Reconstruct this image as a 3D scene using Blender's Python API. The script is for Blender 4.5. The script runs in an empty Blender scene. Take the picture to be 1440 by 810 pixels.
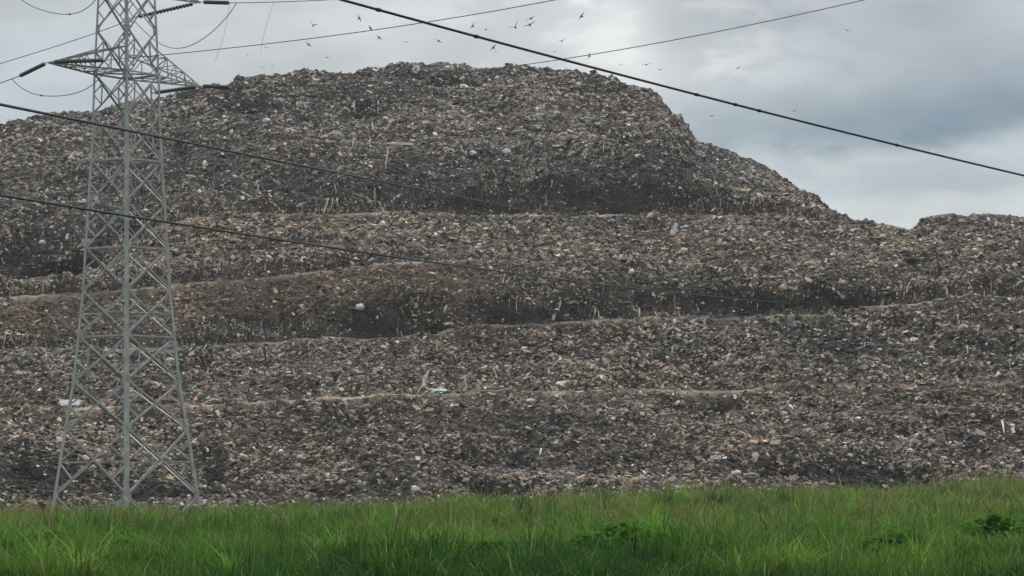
import bpy, bmesh, math, random
import numpy as np
from mathutils import Vector, Matrix

rng = np.random.default_rng(11)
random.seed(11)
S = bpy.context.scene
COL = S.collection
F, HX, HY, EYE = 4200.0, 720.0, 700.0, 1.6       # focal length in px of the 1440 px photo, principal column, horizon row, eye height

def W(px, py, D):                                  # photo pixel + distance -> world point
    return Vector(((px - HX) / F * D, D, EYE + (HY - py) / F * D))

# ------------------------------------------------------------------ noise
_perm = np.random.default_rng(3).permutation(256)
_perm = np.concatenate([_perm, _perm, _perm])
_g = np.random.default_rng(4).normal(size=(256, 3)); _g /= np.linalg.norm(_g, axis=1)[:, None]
def pn(p, seed=0.0):
    p = np.asarray(p, float) + seed * 17.31
    i = np.floor(p).astype(np.int64); f = p - i
    u = f * f * f * (f * (f * 6 - 15) + 10); i &= 255
    out = np.zeros(p.shape[:-1])
    for a in (0, 1):
        for b in (0, 1):
            for c in (0, 1):
                h = _perm[_perm[_perm[(i[..., 0] + a) & 255] + ((i[..., 1] + b) & 255)] + ((i[..., 2] + c) & 255)]
                d = f - np.array([a, b, c])
                w = (u[..., 0] if a else 1 - u[..., 0]) * (u[..., 1] if b else 1 - u[..., 1]) * (u[..., 2] if c else 1 - u[..., 2])
                out += w * (_g[h] * d).sum(-1)
    return out * 1.5
def fbm(p, seed=0.0, octv=3):
    p = np.asarray(p, float); o = 0; a = 1.0
    for k in range(octv):
        o = o + a * pn(p * 2 ** k, seed + k); a *= 0.5
    return o
def ss(t):
    t = np.clip(t, 0, 1); return t * t * (3 - 2 * t)

# ------------------------------------------------------------------ object helpers
def link(name, me, mat=None, parent=None):
    o = bpy.data.objects.new(name, me); COL.objects.link(o)
    if mat: me.materials.append(mat)
    if parent: o.parent = parent
    return o
def tag(o, label=None, cat=None, group=None, kind=None):
    for k, v in (('label', label), ('category', cat), ('group', group), ('kind', kind)):
        if v: o[k] = v
    return o
def empty(name, loc, label=None, cat=None, group=None):
    o = bpy.data.objects.new(name, None); COL.objects.link(o); o.location = loc; o.empty_display_size = .3
    return tag(o, label, cat, group)
def mesh_np(name, V, faces, col=None, smooth=True):
    me = bpy.data.meshes.new(name)
    V = np.ascontiguousarray(V, np.float32)
    me.vertices.add(len(V)); me.vertices.foreach_set('co', V.ravel())
    idx = np.concatenate([f.ravel() for f in faces]).astype(np.int32)
    tot = np.concatenate([np.full(len(f), f.shape[1], np.int32) for f in faces])
    st = np.concatenate([[0], np.cumsum(tot)[:-1]]).astype(np.int32)
    me.loops.add(len(idx)); me.loops.foreach_set('vertex_index', idx)
    me.polygons.add(len(tot)); me.polygons.foreach_set('loop_start', st)
    me.polygons.foreach_set('use_smooth', np.full(len(tot), bool(smooth)))
    me.update(calc_edges=True)
    if col is not None:
        a = me.color_attributes.new('Col', 'FLOAT_COLOR', 'POINT')
        c = np.ones((len(V), 4), np.float32); c[:, :3] = col
        a.data.foreach_set('color', c.ravel())
    return me
def pyd(name, V, Fc, smooth=False):
    me = bpy.data.meshes.new(name); me.from_pydata([tuple(v) for v in V], [], Fc); me.update()
    if smooth: me.polygons.foreach_set('use_smooth', [True] * len(me.polygons))
    return me

class MB:                                          # collects bars and tubes into one mesh
    def __init__(s): s.V = []; s.F = []
    def add(s, V, Fc):
        n = len(s.V); s.V += [tuple(v) for v in V]; s.F += [tuple(i + n for i in f) for f in Fc]
    def angle(s, p, q, a, w, t, b=None):           # L-section bar from p to q, flanges along a and b
        p, q = Vector(p), Vector(q); d = (q - p).normalized()
        a = Vector(a); a = (a - d * a.dot(d)).normalized()
        if b is None: b = d.cross(a)
        b = Vector(b); b = (b - d * b.dot(d)).normalized()
        prof = ((0, 0), (w, 0), (w, t), (t, t), (t, w), (0, w))
        V = [r + a * x + b * y for r in (p, q) for x, y in prof]
        if a.cross(b).dot(d) < 0:
            Fc = [(i, i + 6, (i + 1) % 6 + 6, (i + 1) % 6) for i in range(6)] + [tuple(range(6)), tuple(range(11, 5, -1))]
        else:
            Fc = [(i, (i + 1) % 6, (i + 1) % 6 + 6, i + 6) for i in range(6)] + [tuple(range(5, -1, -1)), tuple(range(6, 12))]
        s.add(V, Fc)
    def tube(s, pts, rad, n=6):
        pts = [Vector(p) for p in pts]; m = len(pts)
        rad = rad if hasattr(rad, '__len__') else [rad] * m
        V = []; Fc = []
        for i, p in enumerate(pts):
            d = (pts[min(i + 1, m - 1)] - pts[max(i - 1, 0)]).normalized()
            a = d.cross(Vector((0, 0, 1)) if abs(d.z) < .9 else Vector((1, 0, 0))).normalized(); b = d.cross(a)
            V += [p + (a * math.cos(2 * math.pi * k / n) + b * math.sin(2 * math.pi * k / n)) * rad[i] for k in range(n)]
        for i in range(m - 1):
            for k in range(n):
                Fc.append((i * n + k, i * n + (k + 1) % n, (i + 1) * n + (k + 1) % n, (i + 1) * n + k))
        Fc += [tuple(range(n - 1, -1, -1)), tuple(range((m - 1) * n, m * n))]
        s.add(V, Fc)
    def build(s, name, mat, parent=None, smooth=False):
        return link(name, pyd(name, s.V, s.F, smooth), mat, parent)

# ------------------------------------------------------------------ materials
def new_mat(name):
    m = bpy.data.materials.new(name); m.use_nodes = True
    n = m.node_tree.nodes; return m, n, m.node_tree.links, n['Principled BSDF']
def srgb(r, g, b):
    f = lambda c: (c / 12.92 if c <= .04045 else ((c + .055) / 1.055) ** 2.4)
    return tuple(f(c / 255) for c in (r, g, b))
def noise_mat(name, c1, c2, scale=2.0, rough=.85, metal=0.0, spec=.3, bump=0.0, detail=6):
    m, n, l, b = new_mat(name)
    tc = n.new('ShaderNodeTexCoord'); nz = n.new('ShaderNodeTexNoise'); nz.inputs['Scale'].default_value = scale; nz.inputs['Detail'].default_value = detail
    rp = n.new('ShaderNodeValToRGB'); rp.color_ramp.elements[0].position = .35; rp.color_ramp.elements[1].position = .68
    rp.color_ramp.elements[0].color = (*c1, 1); rp.color_ramp.elements[1].color = (*c2, 1)
    l.new(tc.outputs['Object'], nz.inputs['Vector']); l.new(nz.outputs['Fac'], rp.inputs['Fac']); l.new(rp.outputs['Color'], b.inputs['Base Color'])
    b.inputs['Roughness'].default_value = rough; b.inputs['Metallic'].default_value = metal; b.inputs['Specular IOR Level'].default_value = spec
    if bump:
        bp = n.new('ShaderNodeBump'); bp.inputs['Strength'].default_value = bump; bp.inputs['Distance'].default_value = .1
        l.new(nz.outputs['Fac'], bp.inputs['Height']); l.new(bp.outputs['Normal'], b.inputs['Normal'])
    return m
def attr_mat(name, scale, lo, hi, rough=.85, spec=.25, bump=0.0, transl=0.0):
    m, n, l, b = new_mat(name)
    at = n.new('ShaderNodeVertexColor'); at.layer_name = 'Col'
    tc = n.new('ShaderNodeTexCoord'); nz = n.new('ShaderNodeTexNoise'); nz.inputs['Scale'].default_value = scale; nz.inputs['Detail'].default_value = 5
    mr = n.new('ShaderNodeMapRange'); mr.inputs[1].default_value = .3; mr.inputs[2].default_value = .7; mr.inputs[3].default_value = lo; mr.inputs[4].default_value = hi
    mx = n.new('ShaderNodeVectorMath'); mx.operation = 'SCALE'
    l.new(tc.outputs['Object'], nz.inputs['Vector']); l.new(nz.outputs['Fac'], mr.inputs[0])
    l.new(at.outputs['Color'], mx.inputs[0]); l.new(mr.outputs[0], mx.inputs['Scale']); l.new(mx.outputs[0], b.inputs['Base Color'])
    b.inputs['Roughness'].default_value = rough; b.inputs['Specular IOR Level'].default_value = spec
    if bump:
        bp = n.new('ShaderNodeBump'); bp.inputs['Strength'].default_value = bump; bp.inputs['Distance'].default_value = .15
        l.new(nz.outputs['Fac'], bp.inputs['Height']); l.new(bp.outputs['Normal'], b.inputs['Normal'])
    if transl:
        tr = n.new('ShaderNodeBsdfTranslucent'); ms = n.new('ShaderNodeMixShader'); ms.inputs[0].default_value = transl
        l.new(mx.outputs[0], tr.inputs['Color']); l.new(b.outputs[0], ms.inputs[1]); l.new(tr.outputs[0], ms.inputs[2])
        l.new(ms.outputs[0], n['Material Output'].inputs['Surface'])
    return m

M_soil = attr_mat('rubbish_soil', 1.7, .55, 1.5, rough=.95, spec=.1, bump=.8)
M_rub = attr_mat('rubbish', 3.0, .7, 1.25, rough=.75, spec=.3)
M_grass = attr_mat('grass', .6, .8, 1.2, rough=.7, spec=.15, transl=.42)
M_weed = noise_mat('weed_leaf', (.07, .18, .025), (.13, .28, .04), 6, .7, spec=.2)
_n, _l = M_weed.node_tree.nodes, M_weed.node_tree.links
_t, _m = _n.new('ShaderNodeBsdfTranslucent'), _n.new('ShaderNodeMixShader'); _m.inputs[0].default_value = .4; _t.inputs['Color'].default_value = (.1, .25, .03, 1)
_l.new(_n['Principled BSDF'].outputs[0], _m.inputs[1]); _l.new(_t.outputs[0], _m.inputs[2]); _l.new(_m.outputs[0], _n['Material Output'].inputs['Surface'])
M_steel = noise_mat('galvanised_steel', (.28, .292, .285), (.42, .432, .422), 2.2, .6, .25, .4)
M_wire = noise_mat('conductor_wire', (.02, .022, .022), (.045, .047, .047), 4, .6, .3, .3)
M_wire2 = noise_mat('weathered_conductor', (.07, .075, .08), (.11, .115, .12), 4, .6, .3, .3)
M_glass = noise_mat('insulator_glaze', (.03, .035, .035), (.07, .075, .07), 5, .35, 0, .5)
M_bird = noise_mat('feathers', (.012, .012, .013), (.035, .032, .03), 8, .8, spec=.2)
M_bird2 = noise_mat('grey_feathers', (.05, .05, .052), (.09, .088, .085), 8, .8, spec=.2)
M_bird3 = noise_mat('brown_feathers', (.025, .02, .018), (.06, .05, .04), 8, .8, spec=.2)
M_white = noise_mat('white_plastic', (.52, .52, .5), (.74, .73, .70), 3, .5, spec=.4)
M_cream = noise_mat('cream_plastic', (.32, .28, .2), (.46, .41, .32), 3, .6, spec=.3)
M_wood = noise_mat('bleached_wood', (.22, .19, .15), (.38, .33, .27), 5, .85, spec=.2)
M_cyan = noise_mat('pale_cyan_plastic', (.33, .45, .44), (.5, .6, .58), 3, .5, spec=.4)
M_orange = noise_mat('orange_plastic', (.42, .22, .08), (.55, .32, .14), 3, .5, spec=.4)
M_black = noise_mat('black_plastic', (.012, .012, .013), (.03, .03, .032), 3, .5, spec=.4)
M_pink = noise_mat('dusty_pink_cloth', (.26, .2, .18), (.38, .3, .27), 4, .9, spec=.1)
M_blue = noise_mat('faded_blue_plastic', (.08, .14, .2), (.14, .22, .3), 3, .5, spec=.4)
M_earth = noise_mat('meadow_earth', (.03, .045, .014), (.06, .085, .022), .8, .95, spec=.05, bump=.4)

# ------------------------------------------------------------------ ground
GX = [0, 300, 600, 800, 1000, 1200, 1300, 1440, 1800]
GZ = [-.25, -.2, .35, .85, .98, 1.15, 1.35, 1.62, 2.2]
def ground(X, Y):
    X = np.asarray(X, float); Y = np.asarray(Y, float)
    px = X / np.maximum(Y, 30) * F + HX
    z = np.interp(px, GX, GZ) * ss((Y - 95) / 90)
    p = np.stack([X * .16, Y * .10, 0 * X], -1)
    return z + (fbm(p, 2, 2) * .38) * ss((260 - Y) / 30) * ss((Y - 5) / 30)
gx = np.concatenate([[-3000, -1200, -500, -200, -120], np.arange(-80, 80.1, 1.6), [120, 200, 500, 1200, 3000]])
gy = np.concatenate([[-3000, -800, -200, -40, 0, 20, 40], np.arange(50, 262, 2.0), [300, 400, 600, 1000, 2000, 4000]])
XX, YY = np.meshgrid(gx, gy, indexing='ij')
def grid_faces(n, m):
    a = (np.arange(n - 1)[:, None] * m + np.arange(m - 1)[None, :]).ravel()
    return np.stack([a, a + m, a + m + 1, a + 1], 1)
ZZ = ground(XX, YY)
gm = mesh_np('ground', np.stack([XX, YY, ZZ], -1).reshape(-1, 3), [grid_faces(len(gx), len(gy))])
tag(link('ground', gm, M_earth), kind='structure')

# ------------------------------------------------------------------ the landfill mound
PX = np.arange(-330, 1771, 2.2); NC = len(PX)
def curve(kx, ky, soft=9):
    y = np.interp(PX, kx, ky); k = np.hanning(soft + 2)[1:-1]; k /= k.sum()
    return np.convolve(np.pad(y, soft // 2, mode='edge'), k, 'valid')
y1 = curve([-300, 0, 300, 560, 900, 1440, 1700], [580, 577, 570, 556, 549, 545, 543], 31)
y2 = curve([-300, 0, 250, 480, 600, 720, 850, 1000, 1100, 1200, 1300, 1440, 1700], [502, 497, 492, 476, 468, 459, 449, 443, 440, 432, 426, 420, 412], 15)
y3 = curve([-300, 0, 110, 250, 400, 500, 560, 650, 750, 900, 1100, 1440, 1700], [424, 421, 414, 403, 389, 378, 374, 369, 371, 374, 372, 366, 360], 15)
y4 = curve([-300, 0, 95, 130, 170, 220, 280, 420, 560, 720, 900, 1000, 1100, 1190, 1240, 1284, 1290, 1298, 1311, 1340, 1358, 1375, 1400, 1440, 1700],
           [384, 382, 380, 370, 345, 322, 308, 304, 301, 300, 302, 305, 311, 318, 321, 327, 321, 313, 306, 305, 310, 308, 305, 306, 300], 3)
y6 = curve([-330, -150, 0, 20, 60, 110, 160, 200, 250, 300, 350, 400, 450, 462, 500, 540, 600, 650, 700, 740, 780, 820, 860, 890, 907, 920, 931, 941, 949, 962, 972, 982, 1020, 1050, 1080, 1105, 1130, 1150, 1170, 1190, 1230, 1300, 1800],
           [290, 226, 180, 170, 159, 154, 147, 138, 125, 116, 108, 104, 101, 96, 93, 90, 92, 90, 91, 94, 97, 104, 106, 115, 121, 123, 134, 150, 161, 166, 186, 198, 212, 222, 238, 252, 271, 283, 297, 316, 360, 460, 900], 3)
wob = lambda s, a, f=90.0: pn(np.stack([PX / f, 0 * PX, 0 * PX], -1), s) * a
D1, D2, D3, D4, D5, D6 = 214 + wob(1, 2.5), 236 + wob(2, 3), 256 + wob(3, 3), 285 + wob(4, 3), 325 + wob(5, 4), 352 + wob(6, 4)
def zz(y, D): return EYE + (HY - y) / F * D
h2 = np.interp(PX, [-300, 0, 250, 330, 450, 560, 700, 900, 1100, 1180, 1300, 1440, 1700], [16, 22, 28, 46, 44, 60, 52, 48, 46, 30, 26, 22, 20])
h3 = np.interp(PX, [-300, 0, 100, 240, 380, 560, 660, 740, 1000, 1700], [12, 26, 24, 20, 22, 18, 12, 3, 2, 2])
h4 = np.interp(PX, [-300, 0, 100, 180, 300, 560, 700, 850, 1000, 1150, 1190, 1700], [24, 44, 42, 26, 24, 42, 58, 60, 52, 22, 2, 2])
jag = lambda s, f: 1 + .45 * fbm(np.stack([PX / f, 0 * PX, 0 * PX], -1), s, 3)
h2, h3, h4 = h2 * jag(71, 60), h3 * jag(72, 40), h4 * jag(73, 70)
b3 = np.interp(PX, [0, 600, 760, 1700], [6, 6, .6, .6])
R = []
R.append((188 + 0 * PX, None))
z1, z2, z3, z4 = zz(y1, D1), zz(y2, D2), zz(y3, D3), zz(y4, D4)
R.append((D1, z1)); R.append((D1 + 2.5, z1 + .15))
R.append((D2, z2)); R.append((D2 + 8, z2 + .1))
Dw2 = D2 + 9 + h2 * .06; R.append((Dw2, zz(y2 - h2, Dw2)))
R.append((np.maximum(D3, Dw2 + 3), np.maximum(zz(y3, np.maximum(D3, Dw2 + 3)), zz(y2 - h2, Dw2) + .2)))
R.append((R[-1][0] + b3, R[-1][1] + .05))
Dw3 = R[-1][0] + .4 + h3 * .06; R.append((Dw3, zz(y3 - h3, Dw3)))
R.append((D4, z4)); R.append((D4 + 9, z4 + .1))
Dw4 = D4 + 9.5 + h4 * .085; zw4 = np.maximum(zz(y4 - h4, Dw4) * (h4 > 5) , z4 + .1); R.append((Dw4, zw4))
y5 = np.where(PX < 960, np.interp(PX, [-300, 0, 300, 600, 800, 960], [292, 245, 208, 196, 190, 187]), y6 + (y4 - y6) * .42)
y5 = np.convolve(np.pad(y5, 10, mode='edge'), np.ones(21) / 21, 'valid'); y5 = np.maximum(y5, y6 + 8)
z5 = np.maximum(zz(y5, D5), zw4 + .05); R.append((D5, z5)); R.append((D5 + 2.5, z5 + .1))
z6 = np.maximum(zz(y6, D6), z5 + .1); R.append((D6, z6))
R.append((D6 + 18, z6 - .6)); R.append((D6 + 70, z6 - 3)); R.append((D6 + 150, 0 * PX - 1))
D0 = R[0][0] + wob(9, 1.2, 40); X0 = (PX - HX) / F * D0
ctrl = []
for i, (D, z) in enumerate(R):
    if i == 0: D = D0; z = ground(X0, D0) - .35
    ctrl.append(np.stack([(PX - HX) / F * D, D, z], -1))
SEG = ['slope1', 'bench', 'slope2', 'bench', 'wall', 'brown', 'bench', 'wall', 'slope4', 'bench', 'wall', 'slope5', 'bench', 'slope6', 'top', 'back', 'back']
SID = {k: i for i, k in enumerate(['slope1', 'slope2', 'bench', 'wall', 'brown', 'slope4', 'slope5', 'slope6', 'top', 'back'])}
rows, rkind, rlip = [], [], []
for i, k in enumerate(SEG):
    a, b = ctrl[i], ctrl[i + 1]
    L = np.median(np.linalg.norm(b - a, axis=1)); n = max(2, int(round(L / (.36 if k not in ('top', 'back') else 3))))
    for j in range(n):
        t = j / n
        rows.append(a * (1 - t) + b * t); rkind.append(SID[k])
        lip = 0.0
        if k in ('slope1', 'slope2', 'brown', 'slope4', 'slope5'): lip = (.8 if k == 'slope5' else 1) * math.exp(-(((1 - t) * L) / .95) ** 2) * (.5 if k == 'slope1' else 1)
        rlip.append(lip if k != 'bench' else 1.0)
rows.append(ctrl[-1]); rkind.append(SID['back']); rlip.append(0)
P = np.stack(rows, 0); NR = len(P); rkind = np.array(rkind); rlip = np.array(rlip)
k3 = np.array([.25, .5, .25])
for _ in range(2): P[1:-1] = P[:-2] * .25 + P[1:-1] * .5 + P[2:] * .25
def normals(P):
    du = np.gradient(P, axis=1); dv = np.gradient(P, axis=0); n = np.cross(du, dv)
    return n / np.maximum(np.linalg.norm(n, axis=-1, keepdims=True), 1e-9)
N0 = normals(P)
spx = P[..., 0] / P[..., 1] * F + HX; spy = HY - (P[..., 2] - EYE) / P[..., 1] * F
smooth_w = (1 - .9 * rlip[:, None]) * np.where(np.isin(rkind, [SID['slope6'], SID['top']]), .7, 1.0)[:, None]
brownw = (rkind == SID['brown'])[:, None] * ss((760 - spx) / 120)
big = fbm(P / 9.0, 1, 2) * .9 * (1 - .5 * brownw)
med = fbm(P / 2.4, 5, 3) * .55 * (1 - .4 * brownw)
fine = pn(P / .85, 8) * .26 + pn(P / .45, 9) * .1
berm = np.where((rkind == SID['bench']), 0, rlip)[:, None] * .35
disp = (big + med) * smooth_w + berm + fine * (1 - .7 * rlip[:, None])
upper = (rkind[:, None] >= SID['slope5']) & (rkind[:, None] < SID['back'])
disp = disp + upper * (np.maximum(0, fbm(P / 2.0, 12, 2)) * .5 + fbm(P / 5.0, 14, 2) * .35 - .2)
# hollows, gullies and slumps seen on the face: px, py, rx, ry, depth (m), amount of shade painted as dark rubbish
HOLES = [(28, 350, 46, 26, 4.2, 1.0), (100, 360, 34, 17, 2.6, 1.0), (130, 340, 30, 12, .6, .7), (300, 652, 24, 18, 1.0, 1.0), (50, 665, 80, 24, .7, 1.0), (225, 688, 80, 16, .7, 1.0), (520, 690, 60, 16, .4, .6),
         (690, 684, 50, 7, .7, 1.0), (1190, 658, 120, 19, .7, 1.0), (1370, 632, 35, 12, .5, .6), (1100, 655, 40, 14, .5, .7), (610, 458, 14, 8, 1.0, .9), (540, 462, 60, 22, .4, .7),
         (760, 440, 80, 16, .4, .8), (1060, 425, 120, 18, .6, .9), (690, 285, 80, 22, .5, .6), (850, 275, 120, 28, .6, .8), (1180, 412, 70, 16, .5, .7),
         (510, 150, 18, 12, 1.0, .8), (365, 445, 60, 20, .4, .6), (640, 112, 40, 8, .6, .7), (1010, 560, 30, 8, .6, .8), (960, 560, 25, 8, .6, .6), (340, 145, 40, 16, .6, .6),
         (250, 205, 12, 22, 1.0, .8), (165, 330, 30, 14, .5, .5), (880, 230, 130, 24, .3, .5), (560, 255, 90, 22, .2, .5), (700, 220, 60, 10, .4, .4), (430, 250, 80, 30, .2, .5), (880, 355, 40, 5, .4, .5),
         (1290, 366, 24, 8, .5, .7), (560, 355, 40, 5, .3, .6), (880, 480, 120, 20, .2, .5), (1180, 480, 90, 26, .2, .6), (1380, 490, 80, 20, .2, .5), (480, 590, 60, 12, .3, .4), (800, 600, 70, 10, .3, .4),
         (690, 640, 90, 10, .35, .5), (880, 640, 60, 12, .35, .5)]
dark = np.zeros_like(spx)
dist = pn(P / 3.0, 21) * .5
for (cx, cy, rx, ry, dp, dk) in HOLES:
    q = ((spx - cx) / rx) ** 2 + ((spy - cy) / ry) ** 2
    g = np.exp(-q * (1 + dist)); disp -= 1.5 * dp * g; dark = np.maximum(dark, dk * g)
back = (rkind == SID['back'])[:, None]
disp = np.where(back, disp * .3, disp)
P = P + N0 * disp[..., None]
N1 = normals(P)
spx = P[..., 0] / P[..., 1] * F + HX; spy = HY - (P[..., 2] - EYE) / P[..., 1] * F
# ground colours: dark soil, painted wall and hollow shade, brown cover soil, dry sandy lips
tone = fbm(P / 7.0, 31, 3)
soil = np.zeros(P.shape); soil[:] = (.056, .049, .041)
soil *= (1 + .5 * tone)[..., None]
wl = (rkind == SID['wall'])[:, None] * np.ones_like(spx)
mixc = lambda c, t, v: c * (1 - t[..., None]) + np.array(v) * t[..., None]
soil = mixc(soil, wl * .6, (.042, .038, .034))  # walls darker for damp and weak skylight, put into the colour
soil = mixc(soil, np.clip(brownw * (.9 + .5 * tone), 0, 1), (.085, .066, .05))
soil = mixc(soil, np.clip(rlip[:, None] * (.7 + .7 * tone), 0, 1), (.36, .30, .23))
soil = mixc(soil, np.clip(dark, 0, 1) * .8, (.026, .024, .023))  # shade of the hollows deepened in the soil colour
mm = mesh_np('landfill_mound', P.reshape(-1, 3), [grid_faces(NR, NC)[:, ::-1]], np.clip(soil, .01, .6).reshape(-1, 3))
tag(link('landfill_hill', mm, M_soil), kind='structure')

# visible surface lookup for things that lie on the mound
vis = (N1 * (np.array([0, 0, EYE]) - P)).sum(-1) > 0
PV = P.reshape(-1, 3); PXV = spx.ravel(); PYV = spy.ravel(); VIS = vis.ravel() & (np.repeat(rkind, NC) < SID['back'])
def hit(px, py):
    r = 4
    while True:
        m = VIS & (np.abs(PXV - px) < r) & (np.abs(PYV - py) < r)
        if m.any(): break
        r *= 1.5
    i = np.where(m)[0]; d = PV[i, 1]; k = i[d < d.min() + 2.5]
    j = k[np.argmin((PXV[k] - px) ** 2 + (PYV[k] - py) ** 2)]
    return Vector(PV[j]), Vector(N1.reshape(-1, 3)[j])

# ------------------------------------------------------------------ rubbish scattered over the mound
def ico(sub, seed, amp, sq=(1, 1, 1)):
    bm = bmesh.new(); bmesh.ops.create_icosphere(bm, subdivisions=sub, radius=.5)
    V = np.array([v.co[:] for v in bm.verts]); Fc = np.array([[v.index for v in f.verts] for f in bm.faces]); bm.free()
    V = V * (1 + amp * pn(V * 3.1, seed)[:, None] + amp * .6 * pn(V * 6.3, seed + 5)[:, None])
    V = np.sign(V) * np.abs(V) ** .9 * np.array(sq)
    return V, Fc
def sheet(seed, nu=4, nv=4, amp=.35):
    u, v = np.meshgrid(np.linspace(-.5, .5, nu), np.linspace(-.5, .5, nv), indexing='ij')
    p = np.stack([u, v, 0 * u], -1); z = pn(p * 3, seed) * amp
    x = u + pn(p * 2.2, seed + 3) * .25; y = v + pn(p * 2.2, seed + 7) * .25
    return np.stack([x, y, z], -1).reshape(-1, 3), grid_faces(nu, nv)
def strip(seed):
    t = np.linspace(-.5, .5, 6); w = .055 * (1 + .5 * np.sin(t * 9 + seed))
    c = np.stack([pn(np.stack([t * 3, 0 * t, 0 * t], -1), seed) * .13, t, .04 + pn(np.stack([t * 2, 0 * t, 0 * t], -1), seed + 2) * .1], -1)
    V = np.concatenate([c - np.stack([w, 0 * w, 0 * w], -1), c + np.stack([w, 0 * w, 0 * w], -1)])
    return V, np.array([[i, i + 1, i + 7, i + 6] for i in range(5)])
def box(seed):
    r = np.random.default_rng(seed)
    V = np.array([[x, y, z] for x in (-.5, .5) for y in (-.5, .5) for z in (-.22, .22)]) * (1 + r.normal(0, .12, (8, 1)))
    return V, np.array([[0, 1, 3, 2], [4, 6, 7, 5], [0, 4, 5, 1], [2, 3, 7, 6], [0, 2, 6, 4], [1, 5, 7, 3]])
TPL = [[ico(2, s, .6) for s in range(9)], [ico(1, s + 20, .75) for s in range(12)], [sheet(s + 40) for s in range(10)], [strip(s + 60) for s in range(6)], [box(s + 80) for s in range(5)]]

q = grid_faces(NR, NC)
A, B, C_, D_ = (PV[q[:, i]] for i in range(4))
area = np.linalg.norm(np.cross(C_ - A, D_ - B), axis=1) * .5
qk = np.repeat(rkind, NC)[q[:, 0]]; qpx = PXV[q[:, 0]]; qpy = PYV[q[:, 0]]
qdark = dark.ravel()[q[:, 0]]; qlip = np.repeat(rlip, NC)[q[:, 0]]; qbr = brownw.ravel()[q[:, 0]]
qn = N1.reshape(-1, 3)[q[:, 0]]; qtone = fbm(A / 5.5, 51, 3); qtone2 = fbm(A / 16.0, 55, 2)
dens = np.ones(len(q))
dens *= np.where(qk == SID['wall'], .8, 1.0) * np.where(qk == SID['back'], .03, 1) * np.where(qk == SID['top'], .5, 1)
dens *= 1 - .35 * qbr
dens *= np.where((qpx < -70) | (qpx > 1510), .35, 1) * np.where(VIS[q[:, 0]], 1, .25)
dens *= np.clip(1 + .45 * qtone + .4 * qtone2, .2, 1.7)
light = np.select([qk == SID[k] for k in ('slope1', 'slope2', 'bench', 'wall', 'brown', 'slope4', 'slope5', 'slope6', 'top')], [.62, .5, .75, .38, .52, .7, .54, .6, .56], .4)  # low wall value: fewer pale pieces, shade painted by colour choice
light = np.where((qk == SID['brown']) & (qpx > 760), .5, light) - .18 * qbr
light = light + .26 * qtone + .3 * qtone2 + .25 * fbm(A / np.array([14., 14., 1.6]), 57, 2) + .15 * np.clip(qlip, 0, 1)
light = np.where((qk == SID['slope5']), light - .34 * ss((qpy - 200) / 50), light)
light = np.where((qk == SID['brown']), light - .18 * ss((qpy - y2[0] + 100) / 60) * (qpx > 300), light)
zone = np.clip(fbm(A / np.array([22., 22., 5.]), 58, 3) * 1.2, -1, 1)
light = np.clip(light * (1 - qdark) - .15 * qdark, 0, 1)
prob = area * dens
size = np.select([qk == SID[k] for k in ('slope1', 'slope2', 'bench', 'wall', 'brown', 'slope4', 'slope5', 'slope6', 'top')], [1.0, 1.1, .8, .9, 1.05, 1.2, 1.35, 1.45, 1.4], 1.4)
prob = prob / size ** 1.6
lipq = np.clip(qlip, 0, 1); openw = np.clip(1 - 1.0 * lipq ** .38, .02, 1)
pal_dark = np.array([(.034, .034, .034), (.046, .043, .040), (.06, .052, .044), (.04, .045, .048), (.075, .062, .05), (.055, .05, .046)])
pal_black = np.array([(.012, .012, .012), (.018, .017, .016), (.024, .022, .02), (.016, .018, .02)])
pal_mid = np.array([(.13, .115, .10), (.16, .135, .115), (.14, .13, .13), (.17, .135, .12), (.12, .115, .105), (.15, .125, .10), (.19, .16, .14), (.165, .14, .14)])
pal_light = np.array([(.30, .265, .22), (.34, .29, .25), (.33, .32, .31), (.38, .33, .27), (.28, .25, .23)])
pal_white = np.array([(.58, .56, .53), (.66, .65, .62)])
warm = np.array([1.12, 1.0, .88])
pal_dark, pal_mid, pal_light = pal_dark * warm * 1.15, pal_mid * warm * 1.15, pal_light * np.array([1.3, 1.17, 1.02])
pal_acc = np.array([(.12, .17, .20), (.32, .19, .11), (.12, .15, .09), (.38, .34, .21), (.32, .21, .19), (.24, .30, .30), (.17, .165, .11)])
Vs, Fs3, Fs4, Cs = [], [], [], []; off = 0
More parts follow.
